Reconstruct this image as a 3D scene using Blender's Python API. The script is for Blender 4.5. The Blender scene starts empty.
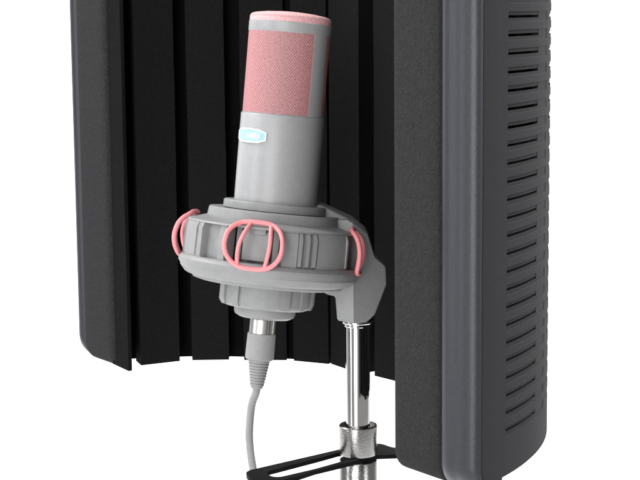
import bpy, bmesh, math, random
from mathutils import Vector, Matrix
from math import sin, cos, pi, radians, sqrt, atan2, degrees
random.seed(7)
scene = bpy.context.scene
COL = scene.collection
EYE = 1.25                      # camera height above the studio floor; plan measured from the camera's foot

# ------------------------------------------------------------------ materials
def new_mat(name):
    m = bpy.data.materials.new(name); m.use_nodes = True
    nt = m.node_tree
    return m, nt, nt.nodes['Principled BSDF']

def mat(name, col, rough=.5, metal=0., var=.0, vscale=300., bump=0., bscale=900., spec=.5, detail=4., coat=0., tint=None, rvar=0.):
    m, nt, b = new_mat(name)
    N, L = nt.nodes, nt.links
    b.inputs['Base Color'].default_value = (*col, 1)
    b.inputs['Roughness'].default_value = rough
    b.inputs['Metallic'].default_value = metal
    b.inputs['Specular IOR Level'].default_value = spec
    b.inputs['Coat Weight'].default_value = coat
    tc = N.new('ShaderNodeTexCoord')
    if var > 0 or rvar > 0:
        n = N.new('ShaderNodeTexNoise'); n.inputs['Scale'].default_value = vscale; n.inputs['Detail'].default_value = detail
        n.inputs['Roughness'].default_value = .65
        L.new(tc.outputs['Object'], n.inputs['Vector'])
    if var > 0:
        r = N.new('ShaderNodeValToRGB')
        r.color_ramp.elements[0].position = .3; r.color_ramp.elements[1].position = .72
        t = tint or col
        r.color_ramp.elements[0].color = tuple(c*(1-var) for c in col)+(1,)
        r.color_ramp.elements[1].color = tuple(min(1, c*(1+var)) for c in t)+(1,)
        L.new(n.outputs['Fac'], r.inputs['Fac']); L.new(r.outputs['Color'], b.inputs['Base Color'])
    if rvar > 0:
        mr = N.new('ShaderNodeMapRange')
        mr.inputs['From Min'].default_value = .3; mr.inputs['From Max'].default_value = .7
        mr.inputs['To Min'].default_value = max(0, rough-rvar); mr.inputs['To Max'].default_value = min(1, rough+rvar)
        L.new(n.outputs['Fac'], mr.inputs['Value']); L.new(mr.outputs['Result'], b.inputs['Roughness'])
    if bump > 0:
        n2 = N.new('ShaderNodeTexNoise'); n2.inputs['Scale'].default_value = bscale; n2.inputs['Detail'].default_value = 3
        L.new(tc.outputs['Object'], n2.inputs['Vector'])
        bp = N.new('ShaderNodeBump'); bp.inputs['Strength'].default_value = bump; bp.inputs['Distance'].default_value = .001
        L.new(n2.outputs['Fac'], bp.inputs['Height']); L.new(bp.outputs['Normal'], b.inputs['Normal'])
    return m

def mesh_grille(name, col_hi, col_lo, pitch):
    # woven wire mesh: two crossed sine waves over the UV map (metres)
    m, nt, b = new_mat(name); N, L = nt.nodes, nt.links
    uv = N.new('ShaderNodeUVMap')
    sx = N.new('ShaderNodeSeparateXYZ'); L.new(uv.outputs['UV'], sx.inputs[0])
    def math_(op, a, bb=None):
        n = N.new('ShaderNodeMath'); n.operation = op
        for i, x in enumerate((a, bb)):
            if x is None: continue
            if isinstance(x, (int, float)): n.inputs[i].default_value = x
            else: L.new(x, n.inputs[i])
        return n.outputs[0]
    k = pi/pitch
    a = math_('ADD', sx.outputs['X'], sx.outputs['Y']); c = math_('SUBTRACT', sx.outputs['X'], sx.outputs['Y'])
    s1 = math_('SINE', math_('MULTIPLY', sx.outputs['X'], k*1.35)); s2 = math_('SINE', math_('MULTIPLY', sx.outputs['Y'], k*1.1))
    h = math_('MULTIPLY', s1, s2)
    h = math_('ADD', math_('MULTIPLY', h, .5), .5)
    ns = N.new('ShaderNodeTexNoise'); ns.inputs['Scale'].default_value = 800; L.new(uv.outputs['UV'], ns.inputs['Vector'])
    h2 = math_('ADD', h, math_('MULTIPLY', math_('SUBTRACT', ns.outputs['Fac'], .5), 1.1))
    r = N.new('ShaderNodeValToRGB'); r.color_ramp.elements[0].position = .1; r.color_ramp.elements[1].position = .75
    r.color_ramp.elements[0].color = (*col_lo, 1); r.color_ramp.elements[1].color = (*col_hi, 1)
    L.new(h2, r.inputs['Fac']); L.new(r.outputs['Color'], b.inputs['Base Color'])
    bp = N.new('ShaderNodeBump'); bp.inputs['Strength'].default_value = .5; bp.inputs['Distance'].default_value = .0004
    L.new(h, bp.inputs['Height']); L.new(bp.outputs['Normal'], b.inputs['Normal'])
    b.inputs['Roughness'].default_value = .5
    return m

M = {
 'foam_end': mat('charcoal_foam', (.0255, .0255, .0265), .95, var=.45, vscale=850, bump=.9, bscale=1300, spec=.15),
 'foam_slat': mat('shade_darkened_foam', (.0105, .0105, .0107), .97, var=.30, vscale=900, bump=.9, bscale=1300, spec=.06),  # interior shade put into the slat colour, darker than the end pads
 'lining': mat('gap_shade_backing_foam', (.0045, .0045, .0046), .97, var=.3, vscale=900, bump=.5, bscale=1500, spec=.04),  # shade of the gaps put into the colour, blacker than the slats
 'shell': mat('textured_black_plastic', (.029, .029, .031), .75, var=.12, vscale=700, bump=.25, bscale=1500, spec=.12),
 'trim': mat('satin_bluish_black_trim', (.022, .0235, .029), .37, var=.14, vscale=500, bump=.15, bscale=1300, spec=.5),
 'bracket': mat('black_powder_coat', (.0045, .0045, .005), .5, bump=.2, bscale=1800, spec=.08),
 'mic_grey': mat('pale_grey_satin_metal', (.34, .34, .344), .36, var=.05, vscale=250, bump=.03, bscale=1800, spec=.5, rvar=.05),
 'mount_grey': mat('pale_grey_plastic', (.27, .271, .271), .5, var=.07, vscale=200, bump=.06, bscale=1500, spec=.4),
 'cable_grey': mat('grey_rubber', (.29, .29, .29), .6, var=.06, vscale=400, bump=.1, bscale=1500, spec=.35),
 'pink_band': mat('pink_elastic', (.84, .285, .305), .5, var=.07, vscale=900, bump=.1, bscale=2500, spec=.4),
 'grille': mesh_grille('pink_wire_mesh', (.90, .52, .53), (.58, .25, .265), .00108),
 'badge_blue': mat('pale_blue_enamel', (.34, .58, .68), .3, var=.05, vscale=200),
 'badge_white': mat('white_enamel', (.66, .70, .72), .3, var=.03, vscale=200),
 'silver': mat('bright_nickel', (.78, .76, .72), .28, 1., var=.08, vscale=500),
 'chrome': mat('polished_chrome', (.80, .79, .77), .06, 1., rvar=.02, vscale=60),
 'cast': mat('speckled_cast_nickel', (.40, .39, .38), .24, 1., var=.16, vscale=900, bump=.10, bscale=1100, rvar=.09),
 'dark_hole': mat('dark_socket_plastic', (.012, .012, .012), .6),
 'backdrop': mat('white_studio_paper', (.86, .86, .86), .9, var=.01, vscale=3, spec=.1),
}

# ------------------------------------------------------------------ helpers
def tag(o, label, cat, group=None, kind=None):
    if label: o['label'] = label
    if cat: o['category'] = cat
    if group: o['group'] = group
    if kind: o['kind'] = kind
    return o

def thing(name, label, cat, loc):
    o = bpy.data.objects.new(name, None); COL.objects.link(o)
    o.empty_display_size = .02; o.location = loc
    return tag(o, label, cat)

def build(name, bm, m, parent=None, smooth=35, recalc=True):
    """link a bmesh (world coordinates) as one object, origin kept at its parent's base"""
    if recalc: bmesh.ops.recalc_face_normals(bm, faces=bm.faces)
    me = bpy.data.meshes.new(name)
    off = Vector((0, 0, 0))
    p = parent
    while p is not None:
        off += p.location; p = p.parent
    bmesh.ops.translate(bm, verts=bm.verts, vec=-off)
    bm.to_mesh(me); bm.free()
    for f in me.polygons: f.use_smooth = True
    me.set_sharp_from_angle(angle=radians(smooth))
    ms = m if isinstance(m, (list, tuple)) else [m]
    for x in ms: me.materials.append(x)
    o = bpy.data.objects.new(name, me); COL.objects.link(o)
    if parent is not None: o.parent = parent
    return o

def bevel(bm, w, seg=2, ang=30):
    es = [e for e in bm.edges if len(e.link_faces) == 2 and degrees(e.calc_face_angle(0)) > ang]
    bmesh.ops.bevel(bm, geom=es, offset=w, segments=seg, profile=.5, affect='EDGES', clamp_overlap=True)

def prism(bm, poly, z0, z1):
    """vertical prism over plan polygon"""
    a = [bm.verts.new((x, y, z0)) for x, y in poly]; b = [bm.verts.new((x, y, z1)) for x, y in poly]
    n = len(poly)
    bm.faces.new(a); bm.faces.new(b)
    for i in range(n): bm.faces.new((a[i], a[(i+1) % n], b[(i+1) % n], b[i]))

def loft(bm, rings, closed=True, cap=True):
    vs = [[bm.verts.new(p) for p in r] for r in rings]
    n = len(rings[0])
    for a, b in zip(vs, vs[1:]):
        for i in range(n if closed else n-1):
            bm.faces.new((a[i], a[(i+1) % n], b[(i+1) % n], b[i]))
    if cap and closed:
        bm.faces.new(vs[0]); bm.faces.new(vs[-1])
    return vs

def lathe(bm, prof, mtx, seg=96, a0=0., a1=None, cap=True):
    """profile [(r,z)] turned about local z; azimuth 0 faces the camera (-Y), positive to the right"""
    full = a1 is None
    n = seg if full else max(4, int(seg*abs(a1-a0)/(2*pi)))
    rings = []
    for i in range(n if full else n+1):
        a = a0+(2*pi if full else (a1-a0))*i/n
        rings.append([mtx @ Vector((r*sin(a), -r*cos(a), z)) for r, z in prof])
    vs = [[bm.verts.new(p) for p in r] for r in rings]
    m = len(prof)
    for i in range(n):
        A, B = vs[i], vs[(i+1) % n if full else i+1]
        for j in range(m-1):
            try: bm.faces.new((A[j], A[j+1], B[j+1], B[j]))
            except ValueError: pass
    bmesh.ops.remove_doubles(bm, verts=bm.verts, dist=1e-6)
    return vs

def lathe_closed_arc(bm, prof, mtx, a0, a1, seg=96):
    """closed profile swept through an arc, capped"""
    n = max(3, int(seg*abs(a1-a0)/(2*pi)))
    rings = []
    for i in range(n+1):
        a = a0+(a1-a0)*i/n
        rings.append([mtx @ Vector((r*sin(a), -r*cos(a), z)) for r, z in prof])
    loft(bm, rings)

def catmull(pts, closed=False, sub=8):
    n = len(pts); out = []
    P = [Vector(p) for p in pts]
    rng = range(n) if closed else range(n-1)
    for i in rng:
        if closed: p0, p1, p2, p3 = P[(i-1) % n], P[i], P[(i+1) % n], P[(i+2) % n]
        else: p0, p1, p2, p3 = P[max(i-1, 0)], P[i], P[i+1], P[min(i+2, n-1)]
        for k in range(sub):
            t = k/sub
            out.append(.5*((2*p1)+(p2-p0)*t+(2*p0-5*p1+4*p2-p3)*t*t+(3*p1-p0-3*p2+p3)*t**3))
    if not closed: out.append(P[-1])
    return out

def tube(bm, path, r, seg=12, closed=False):
    n = len(path); rings = []
    up = None
    for i, p in enumerate(path):
        if closed: d = path[(i+1) % n]-path[i-1]
        else: d = path[min(i+1, n-1)]-path[max(i-1, 0)]
        d.normalize()
        if up is None:
            up = d.orthogonal().normalized()
        up = (up-d*up.dot(d)).normalized(); s = d.cross(up)
        rr = r[i] if isinstance(r, (list, tuple)) else r
        rings.append([p+rr*(cos(2*pi*k/seg)*up+sin(2*pi*k/seg)*s) for k in range(seg)])
    if closed: rings.append(rings[0])
    loft(bm, rings, cap=not closed)
    if closed: bmesh.ops.remove_doubles(bm, verts=bm.verts, dist=1e-7)

def W(x, y, z): return Vector((x, y, z+EYE))

# ------------------------------------------------------------------ isolation shield (plan frame)
C = Vector((-.098, .925)); NANG = radians(35.47)
Nn = Vector((cos(NANG), sin(NANG))); E1 = Vector((sin(NANG), -cos(NANG)))
ZB, ZT = -.234, .086
def Rth(deg):
    t = min(1, max(0, (deg-55)/45)); t = t*t*(3-2*t)
    return .2258-.0158*t
def ad(side, a, d):
    """plan point 'a' behind the mouth plane and 'd' inside the outer arc; side +1 near wing, -1 far wing"""
    R = .2258 if side > 0 else .2098
    r = R-d; h = a+.0545
    return C+Nn*h+E1*(side*sqrt(max(1e-9, r*r-h*h)))
def on(deg, d=0):
    r = Rth(deg)-d; return C+Vector((cos(radians(deg)), sin(radians(deg))))*r

shield = thing('isolation_shield', 'curved black vocal isolation shield lined with vertical foam slats, wrapped around the microphone', 'isolation shield', W(C.x+Nn.x*.2, C.y+Nn.y*.2, ZB))

th_of = lambda p: degrees(atan2((p-C).y, (p-C).x))
T0 = th_of(ad(1, .0245, 0)); T1 = th_of(ad(-1, .035, 0))

# shell: louvred plastic wall, outer face with recessed slots
def shell_bm():
    bm = bmesh.new()
    S0, SL, RE, PER = -32.5, 11.2, 16.2, 19.3
    cols = [S0+PER*k for k in range(7)]
    e = .14
    ths = []
    t = T0
    while t < T1: ths.append(t); t += 1.6
    ths.append(T1)
    for c in cols:
        ths += [c-e, c, c+SL-.5, c+SL, c+SL+e, c+RE, c+RE+e*2]
    ths = sorted(set(round(x, 4) for x in ths if T0 <= x <= T1))
    cl = [ths[0]]
    for x in ths[1:]:
        if x-cl[-1] > .05: cl.append(x)
    ths = cl
    rows = [-.0041-.00897*k for k in range(-8, 24)]
    zs = [ZB, ZB+.0012, ZT-.0012, ZT]
    hr, hs = .0022, .00056
    for z in rows:
        zs += [z-hr-.0004, z-hr, z-hs-.0001, z-hs+.0001, z+hs-.0001, z+hs+.0001, z+hr, z+hr+.0004]
    zs = sorted(zs)
    def depth(t, z):
        for c in cols:
            if c-.001 <= t <= c+RE+.001:
                for zr in rows:
                    if abs(z-zr) <= hr+1e-6:
                        f = (t-c)/RE
                        # louvre: the recess is deepest under the slit and shallows towards its far end
                        d = (.0004+.0003*(1-f))*(1 if c == cols[0] else .32)
                        if abs(z-zr) < hs and t <= c+SL+.001: d = .0040
                        elif (z-zr) > 0 and t <= c+SL: d += .0003
                        return d
                return 0
        return 0
    g = []
    for z in zs:
        row = []
        for t in ths:
            d = depth(t, z)
            if z in (ZB, ZT): d = .0012
            p = on(t, d); row.append(bm.verts.new(W(p.x, p.y, z)))
        g.append(row)
    for i in range(len(zs)-1):
        for j in range(len(ths)-1):
            tm, zm = (ths[j]+ths[j+1])/2, (zs[i]+zs[i+1])/2
            if depth(tm, zm) > .002 and all(depth(q, zm) > .002 for q in (ths[j], ths[j+1])): continue   # open slit, the dark lining lies behind
            bm.faces.new((g[i][j], g[i][j+1], g[i+1][j+1], g[i+1][j]))
    inner = []
    for z in (ZB, ZT):
        inner.append([bm.verts.new(W(*on(t, .0060), z)) for t in ths])
    for k, gi in ((0, 0), (1, -1)):
        for j in range(len(ths)-1):
            bm.faces.new((g[gi][j], g[gi][j+1], inner[k][j+1], inner[k][j]))
    return bm
build('shell', shell_bm(), M['shell'], shield, smooth=28)

# wing ends: edge trim and foam pad, both rounded off at bottom and top corners
def zsamples(r):
    k = [r*(1-cos(radians(a))) for a in range(0, 91, 9)]
    lo = [ZB+x for x in k]; hi = [ZT-x for x in reversed(k)]
    return lo+hi
def shift(z, r):
    q = min(z-ZB, ZT-z)
    return 0 if q >= r else r-sqrt(max(0, r*r-(r-q)**2))
RW = .0125
def wing_part(side, prof, span, r, low=0.):
    bm = bmesh.new(); rings = []
    for z in zsamples(r):
        s = shift(z, r); ring = []
        for a, d in prof:
            a2 = a+s*(1-min(1, max(0, a)/span))
            p = ad(side, a2, d); p.x += .0002 if side > 0 else .0010; ring.append(W(p.x, p.y, z+low*max(0, min(1, (ZB+.03-z)/.03))*max(0, 1-max(0, a-.008)/.012)))
        rings.append(ring)
    loft(bm, rings)
    return bm
def arcpts(cx, cy, r, a0, a1, n):
    return [(cx+r*cos(radians(a0+(a1-a0)*i/n)), cy+r*sin(radians(a0+(a1-a0)*i/n))) for i in range(n+1)]
trimR = [(.0062, -.0002), (.0048, .0005), (.0030, .0021), (.0014, .0046), (.0003, .0080), (-.0006, .0108),
         (-.0005, .0126), (-.0013, .0148), (-.0019, .0178), (-.0017, .0206), (-.0008, .0226), (.0010, .0235), (.005, .0236), (.0062, .0236)]
capR = [(.0255, -.0005), (.0200, -.0005), (.0080, -.0005), (.0070, -.0002), (.0065, .0004), (.0065, .0234), (.024, .0234), (.0255, .0038)]
build('wing_cap', wing_part(1, capR, .0255, RW, -.003), M['shell'], shield, smooth=40)
build('edge_trim', wing_part(1, trimR, .0255, RW, -.003), M['trim'], shield, smooth=40)
trimL = [(.036, -.0006), (.014, -.0006), (.006, .0004), (.0018, .0024), (0, .0056), (.0002, .0085), (.0016, .0108), (.005, .0114), (.034, .0114), (.036, .004)]
build('edge_trim', wing_part(-1, trimL, .036, .015, -.003), M['trim'], shield, smooth=40)
padR = [(.034, .0238), (.003, .0238), (.0008, .0246), (-.0004, .0264), (-.0006, .034), (-.0006, .055), (0, .0585), (.0012, .0602), (.0035, .0612), (.034, .0615)]
build('foam_pad', wing_part(1, padR, .034, .0110, -.003), M['foam_end'], shield, smooth=50)
padL = [(.0115, .0116), (.003, .0116), (.0012, .0120), (.0006, .0135), (.0004, .020), (.0002, .044), (.0006, .0478), (.0022, .0494), (.0040, .0494), (.0070, .0465), (.0100, .040), (.0115, .030)]
build('foam_pad', wing_part(-1, padL, .012, .0105, -.003), M['foam_end'], shield, smooth=50)

# lining sheet behind the slats
def ri(deg):
    pts = [(-40, .186), (20, .189), (46, .1895), (75, .181), (92, .1765), (102, .174), (112, .168)]
    for (a, x), (b, y) in zip(pts, pts[1:]):
        if a <= deg <= b: return x+(y-x)*(deg-a)/(b-a)
    return pts[0][1] if deg < pts[0][0] else pts[-1][1]
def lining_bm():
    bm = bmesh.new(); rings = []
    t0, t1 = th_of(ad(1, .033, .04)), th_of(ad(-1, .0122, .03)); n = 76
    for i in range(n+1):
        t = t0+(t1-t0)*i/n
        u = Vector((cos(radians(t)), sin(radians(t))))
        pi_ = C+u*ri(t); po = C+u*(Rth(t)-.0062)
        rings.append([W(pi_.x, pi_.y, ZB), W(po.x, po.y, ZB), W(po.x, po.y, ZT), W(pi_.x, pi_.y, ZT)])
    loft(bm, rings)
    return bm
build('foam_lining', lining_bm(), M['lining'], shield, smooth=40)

# vertical foam slats, each a strip glued to the lining: plan ends of the face, bottom heights of both ends
def slat(p, q, zl, zr, back=.016, bv=.0012):
    bm = bmesh.new()
    p, q = Vector(p), Vector(q)
    tdir = (q-p).normalized(); nd = Vector((-tdir.y, tdir.x))
    if nd.dot((p+q)/2-C) < 0: nd = -nd
    n = 14
    a, b = p+nd*back, q+nd*back
    rings = []
    for i in range(n+1):                       # slightly uneven hand-cut foam
        f = i/n
        j = [random.uniform(-.00022, .00022) for _ in range(2)]
        z0 = lambda zb: zb+(ZT-zb)*f
        P, Q = p+tdir*j[0], q+tdir*j[1]
        rings.append([W(P.x, P.y, z0(zl)), W(Q.x, Q.y, z0(zr)), W(b.x, b.y, z0(zr)), W(a.x, a.y, z0(zl))])
    loft(bm, rings)
    es = [e for e in bm.edges if len(e.link_faces) == 2 and degrees(e.calc_face_angle(0)) > 40]
    bmesh.ops.bevel(bm, geom=es, offset=bv, segments=2, profile=.5, affect='EDGES')
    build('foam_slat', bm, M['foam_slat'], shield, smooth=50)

zb = ZB+.0002
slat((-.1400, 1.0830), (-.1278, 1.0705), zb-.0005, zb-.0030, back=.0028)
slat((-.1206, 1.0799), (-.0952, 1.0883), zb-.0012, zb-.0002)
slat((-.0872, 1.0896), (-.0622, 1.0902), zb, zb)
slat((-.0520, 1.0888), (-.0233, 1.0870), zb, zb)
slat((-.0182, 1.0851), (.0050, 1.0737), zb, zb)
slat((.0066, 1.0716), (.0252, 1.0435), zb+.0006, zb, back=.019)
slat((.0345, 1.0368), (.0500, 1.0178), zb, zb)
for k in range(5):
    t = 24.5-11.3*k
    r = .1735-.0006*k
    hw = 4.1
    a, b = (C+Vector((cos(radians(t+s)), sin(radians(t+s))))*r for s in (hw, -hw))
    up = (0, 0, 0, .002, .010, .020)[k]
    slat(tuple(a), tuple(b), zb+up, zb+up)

# slotted bracket under the shield that clamps on the stand
def rounded_tip(pts, idx, r, n=6):
    out = []
    m = len(pts)
    for i, p in enumerate(pts):
        p = Vector(p)
        if i in idx:
            a = Vector(pts[i-1])-p; b = Vector(pts[(i+1) % m])-p
            rr = min(r, .45*a.length, .45*b.length)
            A, B = p+a.normalized()*rr, p+b.normalized()*rr
            for k in range(n+1):
                t = k/n; out.append(tuple((1-t)**2*A+2*t*(1-t)*p+t*t*B))
        else: out.append(tuple(p))
    return out
BZ1, BZ0 = -.2615, -.2640
def bracket_bm():
    bm = bmesh.new()
    outer = rounded_tip([(-.0440, .9150), (-.0355, .9225), (-.0041, .9484), (.0094, .9598), (.0345, .9762), (.0445, .9605),
                         (.062, .969), (.081, 1.037), (.097, 1.028), (.073, .954), (.0435, .9480), (.0325, .9468), (.009, .926), (-.004, .9151), (-.0131, .9046), (-.0285, .8915), (-.0420, .9035)],
                        (0, 1, 4, 5, 6, 7, 8, 9, 15, 16), .008)
    inner = rounded_tip([(-.0338, .9120), (-.0041, .9397), (.0093, .9529), (.0300, .9662), (.0345, .9568), (.0091, .9317), (-.004, .9188), (-.0262, .9008)], (0, 3, 4, 7), .007)
    loops = []
    for poly in (outer, inner):
        vs = [bm.verts.new(W(x, y, BZ1)) for x, y in poly]
        loops.append([bm.edges.new((vs[i], vs[(i+1) % len(vs)])) for i in range(len(vs))])
    bmesh.ops.triangle_fill(bm, use_beauty=True, use_dissolve=False, edges=loops[0]+loops[1])
    res = bmesh.ops.extrude_face_region(bm, geom=list(bm.faces))
    bmesh.ops.translate(bm, verts=[g for g in res['geom'] if isinstance(g, bmesh.types.BMVert)], vec=(0, 0, BZ0-BZ1))
    # riser that carries the shield at the back
    prism(bm, [(.0805, 1.0360), (.0962, 1.0275), (.0974, 1.0300), (.0817, 1.0385)], EYE+BZ0+.0003, EYE+ZB-.0004)
    prism(bm, [(.062, 1.038), (.098, 1.018), (.1020, 1.0255), (.0665, 1.0460)], EYE+ZB-.0026, EYE+ZB-.0003)
    return bm
build('slotted_bracket', bracket_bm(), M['bracket'], shield, smooth=30)

# ------------------------------------------------------------------ microphone
MT = radians(5.3); LEAN = radians(-3)
def axis_frame(x, y, z, tilt):
    return Matrix.Translation(W(x, y, z)) @ Matrix.Rotation(tilt, 4, 'Y') @ Matrix.Rotation(LEAN, 4, 'X')
MY = .94
LEN = .150
FM = axis_frame(-.0152-LEN*sin(MT), MY, -.0010-LEN*cos(MT), MT)      # origin at the microphone's base, z up its axis
mic = thing('microphone', 'pale grey side-address condenser microphone with pink mesh head, held upright in the shock mount', 'microphone', FM.translation.copy())
T = lambda t: LEN-t
RB, RH = .0241, .0236
d2r = radians
# body tube
bm = bmesh.new()
lathe(bm, [(0, 0), (.0225, 0), (RB-.0004, .0008), (RB, .002), (RB, T(.0592)), (RB-.0003, T(.0588)), (RB-.0007, T(.0586)), (.021, T(.0586)), (0, T(.0586))], FM, 128)
body = build('body', bm, M['mic_grey'], mic, smooth=40)
# head frame: ring, two posts
def arcbox(bm, r0, r1, z0, z1, a0, a1, seg=128):
    lathe_closed_arc(bm, [(r0, z0), (r1, z0), (r1, z1), (r0, z1)], FM, a0, a1, seg)
bm = bmesh.new()
lathe(bm, [(.0205, T(.0062)), (RH-.0004, T(.0062)), (RH, T(.0066)), (RH, T(.0119)), (RH-.0003, T(.0123)), (.0205, T(.0123)), (.0205, T(.0062))], FM, 128)
arcbox(bm, .0205, RH-.00005, T(.0588), T(.0121), d2r(38.5), d2r(68))
arcbox(bm, .0205, RH-.00005, T(.0588), T(.0121), d2r(218.5), d2r(248))
lathe(bm, [(.0205, T(.0588)), (RH-.0003, T(.0588)), (RH-.0001, T(.0584)), (RH-.0005, T(.0581)), (.0205, T(.0581)), (.0205, T(.0588))], FM, 128)
build('head_frame', bm, M['mic_grey'], mic, smooth=40)
def uv_cyl(bm, f, rr):
    uvl = bm.loops.layers.uv.new('UVMap'); inv = f.inverted()
    for fc in bm.faces:
        az = []
        for lp in fc.loops:
            q = inv @ lp.vert.co; az.append(atan2(q.x, -q.y))
        for lp, a in zip(fc.loops, az):
            q = inv @ lp.vert.co
            if max(az)-min(az) > pi and a < 0: a += 2*pi
            if q.z > T(.0038): lp[uvl].uv = (q.x, q.y)
            else: lp[uvl].uv = (a*rr, q.z)
def grille_panel(name, a0, a1):
    bm = bmesh.new(); n = 48; m = 20; g = []
    for i in range(n+1):
        a = a0+(a1-a0)*i/n; row = []
        for j in range(m+1):
            z = T(.0586)+(T(.0121)-T(.0586))*j/m
            r = RH-.0003
            row.append(bm.verts.new(FM @ Vector((r*sin(a), -r*cos(a), z))))
        g.append(row)
    for i in range(n):
        for j in range(m): bm.faces.new((g[i][j], g[i+1][j], g[i+1][j+1], g[i][j+1]))
    uv_cyl(bm, FM, RH)
    bmesh.ops.solidify(bm, geom=list(bm.faces), thickness=-.0006)
    return build(name, bm, M['grille'], mic, smooth=60, recalc=False)
grille_panel('front_grille', d2r(-112.5), d2r(39))
grille_panel('rear_grille', d2r(67.5), d2r(219))
bm = bmesh.new()
prof = [(.0205, T(.0066)), (RH-.0003, T(.0066)), (RH-.0003, T(.0040)), (RH-.0006, T(.0030)), (RH-.0014, T(.0023)), (RH-.003, T(.0017)), (.015, T(.0008)), (.008, T(.0002)), (0, T(0))]
lathe(bm, prof, FM, 128)
uv_cyl(bm, FM, RH)
build('top_grille', bm, M['grille'], mic, smooth=60)
# badge: elongated hexagon, white rim, pale blue field with a small white mark
def badge_shape(s, hw, hh):
    k = .62
    return [(-hw, -hh*.55), (-hw*k, -hh*.92), (0, -hh), (hw*k, -hh*.92), (hw, -hh*.55), (hw, hh*.55), (hw*k, hh*.92), (0, hh), (-hw*k, hh*.92), (-hw, hh*.55)]
def on_body(poly, r0, r1, azc, zc):
    bm = bmesh.new()
    xs = sorted(p[0] for p in poly); lo, hi = xs[0], xs[-1]
    def yrange(x):
        ys = []
        n = len(poly)
        for i in range(n):
            (x0, y0), (x1, y1) = poly[i], poly[(i+1) % n]
            if abs(x1-x0) < 1e-9:
                if abs(x-x0) < 1e-7: ys += [y0, y1]
                continue
            t = (x-x0)/(x1-x0)
            if -1e-6 <= t <= 1+1e-6: ys.append(y0+t*(y1-y0))
        return min(ys), max(ys)
    rings = []
    n = 28
    for i in range(n+1):
        x = lo+(hi-lo)*i/n; a, b = yrange(x); az = azc+x/RB
        f = lambda r, y: FM @ Vector((r*sin(az), -r*cos(az), zc+y))
        rings.append([f(r0, a), f(r1, a), f(r1, b), f(r0, b)])
    loft(bm, rings)
    return bm
BA, BZ = d2r(-48), T(.0715)
badge = build('badge', on_body(badge_shape(0, .0118, .0036), RB-.0008, RB+.0004, BA, BZ), M['badge_blue'], mic, smooth=30)
def badge_rim():
    bm = bmesh.new()
    o, i_ = badge_shape(0, .0124, .0042), badge_shape(0, .0114, .0032)
    def pt(x, y, r):
        az = BA+x/RB; return FM @ Vector((r*sin(az), -r*cos(az), BZ+y))
    def dens(poly, k=5):
        out = []
        for a, b in zip(poly, poly[1:]+poly[:1]):
            for q in range(k): out.append((a[0]+(b[0]-a[0])*q/k, a[1]+(b[1]-a[1])*q/k))
        return out
    O, I = dens(o), dens(i_)
    rings = []
    for (a, b), (c, d) in zip(O, I):
        rings.append([pt(a, b, RB-.0008), pt(a, b, RB+.0007), pt(c, d, RB+.0007), pt(c, d, RB-.0006)])
    rings.append(rings[0])
    loft(bm, rings, cap=False)
    bmesh.ops.remove_doubles(bm, verts=bm.verts, dist=1e-7)
    return bm
build('badge_border', badge_rim(), M['badge_white'], badge, smooth=30)
bm = bmesh.new()
def mark(x0, x1, y0, y1):
    b2 = on_body([(x0, y0), (x1, y0), (x1, y1), (x0, y1)], RB-.0004, RB+.00062, BA, BZ)
    me = bpy.data.meshes.new('m'); b2.to_mesh(me); b2.free(); bm.from_mesh(me); bpy.data.meshes.remove(me)
xx = -.0012
for w in (.0012, .0007, .0013, .0010, .0014, .0008, .0011):
    mark(xx, xx+w, -.0015, .0015 if w > .0009 else .0007); xx += w+.00035
build('badge_mark', bm, M['badge_white'], badge, smooth=30)

# ------------------------------------------------------------------ shock mount
ST = radians(6.3)
LEAN = radians(-4.6)
FS = axis_frame(-.0283, MY, -.1357, ST)
mount = thing('shock_mount', 'pale grey ring shock mount with pink elastic loops, cradling the microphone on the chrome post', 'shock mount', W(.0217, MY, -.178))
WIN = [radians(-11+90*k) for k in range(4)]; WH = radians(19.5)
bm = bmesh.new()
# collar and stepped shoulder (hollow so the microphone passes through)
lathe(bm, [(.0246, .026), (.0290, .026), (.0298, .0252), (.0298, .0215), (.0262, .0212), (.0246, .0205), (.0246, .026)], FS)
build('collar', bm, M['mount_grey'], mount)
bm = bmesh.new()
lathe(bm, [(.0262, .0206), (.0315, .0212), (.0370, .0212), (.0378, .0205), (.0385, .0160), (.0440, .0143), (.0476, .0139), (.0490, .0133), (.0495, .0124), (.0395, .0128), (.0380, .0140), (.0262, .0150), (.0262, .0206)], FS)
build('upper_ring', bm, M['mount_grey'], mount)
bm = bmesh.new()
lathe(bm, [(.0395, -.0070), (.0503, -.0070), (.0512, -.0074), (.0525, -.0092), (.0525, -.0112), (.0512, -.0132), (.0512, -.0140), (.0485, -.0172), (.0470, -.0180), (.0440, -.0188), (.0435, -.0200), (.0405, -.0208), (.026, -.0208), (.026, -.0150), (.038, -.0140), (.0395, -.0070)], FS)
build('lower_ring', bm, M['mount_grey'], mount)
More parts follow.
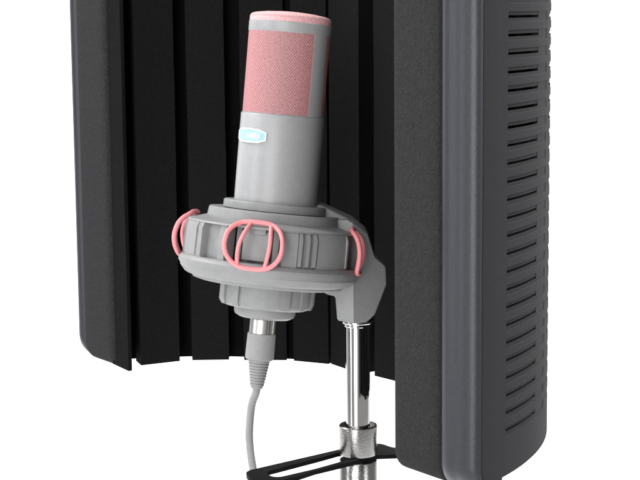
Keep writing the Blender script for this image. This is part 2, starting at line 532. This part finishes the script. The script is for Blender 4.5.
for k in range(4):
    a0 = WIN[k]+WH; a1 = WIN[k]+pi/2-WH
    bm = bmesh.new()
    wall = lambda f0, f1, r: lathe_closed_arc(bm, [(.0395, -.0074), (r, -.0074), (r+.0002, -.004), (r-.0002, .009), (r-.0010, .0126), (.0395, .0126)], FS, a0+(a1-a0)*f0, a0+(a1-a0)*f1)
    rib = lambda f, w_=1.3: lathe_closed_arc(bm, [(.0485, -.0066), (.0508, -.0060), (.0507, .009), (.0494, .0122), (.0478, .0122)], FS, a0+(a1-a0)*f-radians(w_), a0+(a1-a0)*f+radians(w_), 500)
    if k in (3, 2):                                # clip lobe beside a sunk panel
        wall(0, .62, .0500); wall(.623, .90, .0458); wall(.903, 1, .0492); rib(.48, .9); rib(.60, 1.2); rib(.02, 1.0)
    else:                                          # three close ribs, then a smooth cheek
        wall(0, .19, .0492); wall(.193, .46, .0482); wall(.463, 1, .0500)
        for f in (.22, .32, .42): rib(f, 1.0)
        rib(.985, .9)
    build('ring_wall', bm, M['mount_grey'], mount)
bm = bmesh.new()
lathe(bm, [(.0258, .0165), (.0340, .0165), (.0345, .016), (.0345, -.0145), (.0258, -.0145), (.0258, .0165)], FS)
for w in WIN:
    lathe_closed_arc(bm, [(.033, -.006), (.0425, -.0055), (.0425, .0105), (.041, .0125), (.033, .0125)], FS, w-radians(10), w+radians(10.5), 240)
    lathe_closed_arc(bm, [(.033, .0095), (.0445, .0095), (.0445, .0130), (.033, .0130)], FS, w-radians(6), w+radians(7), 240)
    for s in (-1, 1):
        lathe_closed_arc(bm, [(.033, -.006), (.0395, -.006), (.0395, .012), (.033, .012)], FS, w+s*radians(15.5)-.04, w+s*radians(15.5)+.04, 240)
build('inner_cradle', bm, M['mount_grey'], mount)
def band_r(z):
    pts = [(-.012, .0512), (-.0085, .0530), (-.003, .0554), (.003, .0562), (.009, .0546), (.0125, .0518), (.0162, .0468)]
    if z <= pts[0][0]: return pts[0][1]
    if z >= pts[-1][0]: return pts[-1][1]
    n = len(pts)
    for k in range(n-1):
        if z <= pts[k+1][0]:
            q = [pts[max(0, k-1)][1], pts[k][1], pts[k+1][1], pts[min(n-1, k+2)][1]]
            t = (z-pts[k][0])/(pts[k+1][0]-pts[k][0])
            return .5*(2*q[1]+(q[2]-q[0])*t+(2*q[0]-5*q[1]+4*q[2]-q[3])*t*t+(3*q[1]-q[0]-3*q[2]+q[3])*t**3)
for w in WIN:
    bm = bmesh.new()
    def P(s, z, dr=0):
        r = band_r(z)+dr; a = w+s/.0535
        return FS @ Vector((r*sin(a), -r*cos(a), z))
    def dloop():                                   # flat top, full sides, narrower rounded bottom
        out = []
        for q in range(96):
            a = 2*pi*q/96; c_, s_ = cos(a), sin(a); e = .60
            x = .0156*math.copysign(abs(c_)**e, c_); y = .0127*math.copysign(abs(s_)**e, s_)
            x *= 1-.20*max(0, -y/.0127)**1.6
            out.append((x+.0012, y+.0033))
        return out
    tube(bm, [P(x, y) for x, y in dloop()], .00135, 12, True)
    for s0, s1 in ((-.0028, -.0072), (.0098, .0082)):
        tube(bm, [P(s0+(s1-s0)*f-.0012*sin(pi*f)*(1 if s0 < 0 else -1)*1., .0152+(-.0092-.0152)*f, -.0006) for f in [i/14 for i in range(15)]], .00115, 10)
    build('elastic_band', bm, M['pink_band'], mount, smooth=80)
# lower hub under the ring
bm = bmesh.new()
lathe(bm, [(.0, -.020), (.0270, -.020), (.0270, -.0318), (.0262, -.0332), (.0235, -.0345), (.0178, -.0352), (.0178, -.0378), (.0170, -.0395), (.0145, -.0408), (.0085, -.0411), (0, -.0411)], FS)
for az in (-62, -38, 25, 52, 75):
    a = radians(az); h = radians(5)
    lathe_closed_arc(bm, [(.025, -.0205), (.0284, -.0205), (.0284, -.0300), (.0272, -.0335), (.025, -.0335)], FS, a-h, a+h, 300)
build('locking_hub', bm, M['mount_grey'], mount)
# arm: chunky elbow from the ring to the post, folded front face
arm_xz = [(.0160, -.1186), (.0274, -.1272), (.0315, -.1412), (.0379, -.1475), (.0384, -.1582), (.0313, -.1753), (.0266, -.1789), (.0096, -.1775), (.0085, -.1632), (.0038, -.1626), (.0000, -.1600), (.0010, -.1290), (.0085, -.1190)]
def arm_bm():
    bm = bmesh.new()
    YF, YB, XC = .9285, .9605, .0187
    f = bm.faces.new([bm.verts.new(W(x, YF, z)) for x, z in arm_xz])
    bmesh.ops.bisect_plane(bm, geom=list(bm.faces)+list(bm.edges)+list(bm.verts), plane_co=W(XC, YF, -.15), plane_no=(1, 0, 0), dist=1e-6)
    front = list(bm.verts)
    ext = bmesh.ops.extrude_face_region(bm, geom=list(bm.faces))
    back = [v for v in ext['geom'] if isinstance(v, bmesh.types.BMVert)]
    bmesh.ops.translate(bm, verts=back, vec=(0, YB-YF, 0))
    for v in front:
        dx = v.co.x-XC
        v.co.y += (.62*dx if dx > 0 else -.30*dx)
    for v in back:
        dx = v.co.x-XC
        v.co.y -= abs(dx)*.35
    bevel(bm, .0012, 2, 24)
    return bm
build('arm', arm_bm(), M['mount_grey'], mount, smooth=24)
# shoulder that joins arm and ring
def root_bm():
    bm = bmesh.new()
    poly = [(-.0020, -.1108), (.0008, -.1113), (.0187, -.1200), (.0272, -.1270), (.0313, -.1412), (.0318, -.1560), (-.0020, -.1560)]
    f = bm.faces.new([bm.verts.new(W(x, .9365, z)) for x, z in poly])
    ext = bmesh.ops.extrude_face_region(bm, geom=[f])
    bmesh.ops.translate(bm, verts=[v for v in ext['geom'] if isinstance(v, bmesh.types.BMVert)], vec=(0, .0215, 0))
    bevel(bm, .0015, 3, 20)
    return bm
bm = root_bm()
build('arm_root', bm, M['mount_grey'], mount, smooth=30)

# ------------------------------------------------------------------ cable with its plug
cable = thing('microphone_cable', 'grey cable with ribbed plug running down from the underside of the microphone mount', 'cable', W(-.0400, MY, -.2661))
CT = radians(6.0)
FC = axis_frame(-.0332, MY, -.1752, CT)
bm = bmesh.new()
lathe(bm, [(0, .001), (.0078, .001), (.0080, 0), (.0081, -.0010), (.0081, -.0022), (.0074, -.0024), (.0074, -.0106), (.0081, -.0108), (.0082, -.0125), (.0084, -.024), (.0083, -.0255), (.0076, -.0262), (0, -.0262)], FC, 64)
plug = build('plug', bm, M['cable_grey'], cable)
bm = bmesh.new()
for a0, a1 in ((-62, 24), (30, 36), (44, 66), (110, 250)):
    lathe_closed_arc(bm, [(.0070, -.0025), (.0079, -.0025), (.0079, -.0105), (.0070, -.0105)], FC, radians(a0), radians(a1), 120)
build('metal_sleeve', bm, M['silver'], plug)
bm = bmesh.new()
prof = [(0, -.0258), (.0063, -.0258)]
for i in range(9):
    z = -.0268-.0017*i; r = .0063-.00026*i
    prof += [(r, z), (r, z-.0010), (r-.0007, z-.0011), (r-.0007, z-.0016)]
prof += [(.0036, -.0425), (.0030, -.0432), (0, -.0432)]
lathe(bm, prof, FC, 48)
build('strain_relief', bm, M['cable_grey'], cable, smooth=30)
bm = bmesh.new()
p0 = FC @ Vector((0, 0, -.038)); p1 = FC @ Vector((0, 0, -.045))
path = catmull([p0, p1, W(-.0408, MY, -.2288), W(-.0422, MY, -.2408), W(-.0424, MY, -.2510), W(-.0406, MY+.002, -.2680), W(-.034, MY+.012, -.310), W(-.022, MY+.035, -.42), W(.03, MY+.075, -.75), W(.16, MY+.09, -1.15), W(.22, MY+.08, -1.235), W(.32, MY+.10, -1.2475), W(.55, MY+.22, -1.2475)], False, 10)
tube(bm, path, .0023, 14)
build('cord', bm, M['cable_grey'], cable, smooth=80)

# ------------------------------------------------------------------ stand
PX, PY = .0216, .949
stand = thing('microphone_stand', 'polished chrome post in a speckled nickel collar, clamped through the slotted black bracket', 'microphone stand', W(PX, PY, -EYE))
FP = Matrix.Translation(W(PX, PY, 0))
bm = bmesh.new()
lathe(bm, [(0.00000, -0.17365), (0.00687, -0.17365), (0.00687, -0.18122), (0.00717, -0.18223), (0.00717, -0.26150), (0.00000, -0.26150)], FP, 96)
build('chrome_post', bm, M['chrome'], stand)
bm = bmesh.new()
lathe(bm, [(0.00000, -0.18031), (0.00909, -0.18031), (0.00949, -0.18072), (0.00949, -0.18153), (0.00888, -0.18203), (0.00808, -0.18203), (0.00808, -0.18355), (0.00777, -0.18395), (0.00697, -0.18395)], FP, 64)
build('flange', bm, M['chrome'], stand)
bm = bmesh.new()
lathe(bm, [(0.00727, -0.25846), (0.01010, -0.25846), (0.01010, -0.24412), (0.01050, -0.24331), (0.01100, -0.24331), (0.01141, -0.24382), (0.01141, -0.26000), (0.01111, -0.26090), (0.00727, -0.26090), (0.00727, -0.25846)], FP, 96)
col_ = build('collar', bm, M['cast'], stand)
bm = bmesh.new()
lathe(bm, [(0.00737, -0.24937), (0.00994, -0.24937), (0.00994, -0.25795), (0.00737, -0.25795), (0.00737, -0.24937)], FP, 64)
build('socket', bm, M['dark_hole'], col_)
bm = bmesh.new()
lathe(bm, [(0.00000, -0.26440), (0.01090, -0.26440), (0.01131, -0.26500), (0.01131, -0.33000), (0.00959, -0.33500), (0.00858, -0.33600), (0.00858, -1.22200), (0.00000, -1.22200)], FP, 96)
build('lower_tube', bm, M['cast'], stand)
bm = bmesh.new()
lathe(bm, [(0, -1.218), (.02, -1.219), (.05, -1.226), (.125, -1.232), (.133, -1.236), (.135, -1.249), (0, -1.249)], FP, 96)
build('round_base', bm, M['bracket'], stand)

# ------------------------------------------------------------------ white studio sweep
bm = bmesh.new()
prof = [(-3.0, 0), (2.2, 0)]
for i in range(1, 13):
    a = radians(90*i/12); prof.append((2.2+.9*sin(a), .9-.9*cos(a)))
prof += [(3.1, 4.2)]
rows = []
for y, z in prof: rows.append([bm.verts.new((x, y, z)) for x in (-5, -2.5, 0, 2.5, 5)])
for a, b in zip(rows, rows[1:]):
    for i in range(4): bm.faces.new((a[i], a[i+1], b[i+1], b[i]))
for f in bm.faces: f.smooth = True
bd = build('backdrop', bm, M['backdrop'], None, smooth=60)
tag(bd, 'seamless pure white studio backdrop behind and under the microphone shield', 'backdrop', kind='structure')

# ------------------------------------------------------------------ light: studio softboxes and an added edge strip
w = bpy.data.worlds.new('World'); scene.world = w; w.use_nodes = True
bg = w.node_tree.nodes['Background']; bg.inputs['Color'].default_value = (1, 1, 1, 1); bg.inputs['Strength'].default_value = .30
def area(name, loc, target, sx, sy, power, col=(1, 1, 1)):
    l = bpy.data.lights.new(name, 'AREA'); l.shape = 'RECTANGLE'; l.size = sx; l.size_y = sy; l.energy = power; l.color = col
    o = bpy.data.objects.new(name, l); COL.objects.link(o); o.location = loc
    o.rotation_euler = (Vector(target)-Vector(loc)).to_track_quat('-Z', 'Y').to_euler()
    return o
tgt = W(0, .95, -.12)
area('key_softbox', W(-.55, -.50, .10), tgt, .75, 1.9, 24)
area('fill_softbox', W(.95, .0, .25), tgt, .3, 1.1, 4.5, (.93, .96, 1))
area('added_edge_strip', W(-.95, .55, .05), W(-.16, 1.12, -.1),   .12, 1.1, 3.6, (.93, .96, 1))  # added unseen lamp, brightens the shield's left rim
area('backdrop_lamp_a', (-1.7, 1.55, 2.9), (-.5, 3.0, .9), 1.2, 1.0, 95)
area('backdrop_lamp_b', (1.7, 1.55, 2.9), (.5, 3.0, .9), 1.2, 1.0, 95)

# ------------------------------------------------------------------ camera
cd = bpy.data.cameras.new('camera'); cam = bpy.data.objects.new('camera', cd); COL.objects.link(cam)
cd.sensor_width = 36; cd.lens = 36*1645/640; cd.clip_start = .01; cd.clip_end = 100
cam.location = (0, 0, EYE)
p = radians(7.97); r = radians(-.5)
cam.matrix_world = Matrix.Translation((0, 0, EYE)) @ Matrix.Rotation(pi/2-p, 4, 'X') @ Matrix.Rotation(r, 4, 'Z')
scene.camera = cam
scene.view_settings.view_transform = 'Standard'; scene.view_settings.look = 'None'
scene.view_settings.exposure = 0; scene.view_settings.gamma = 1
scene.cycles.max_bounces = 8
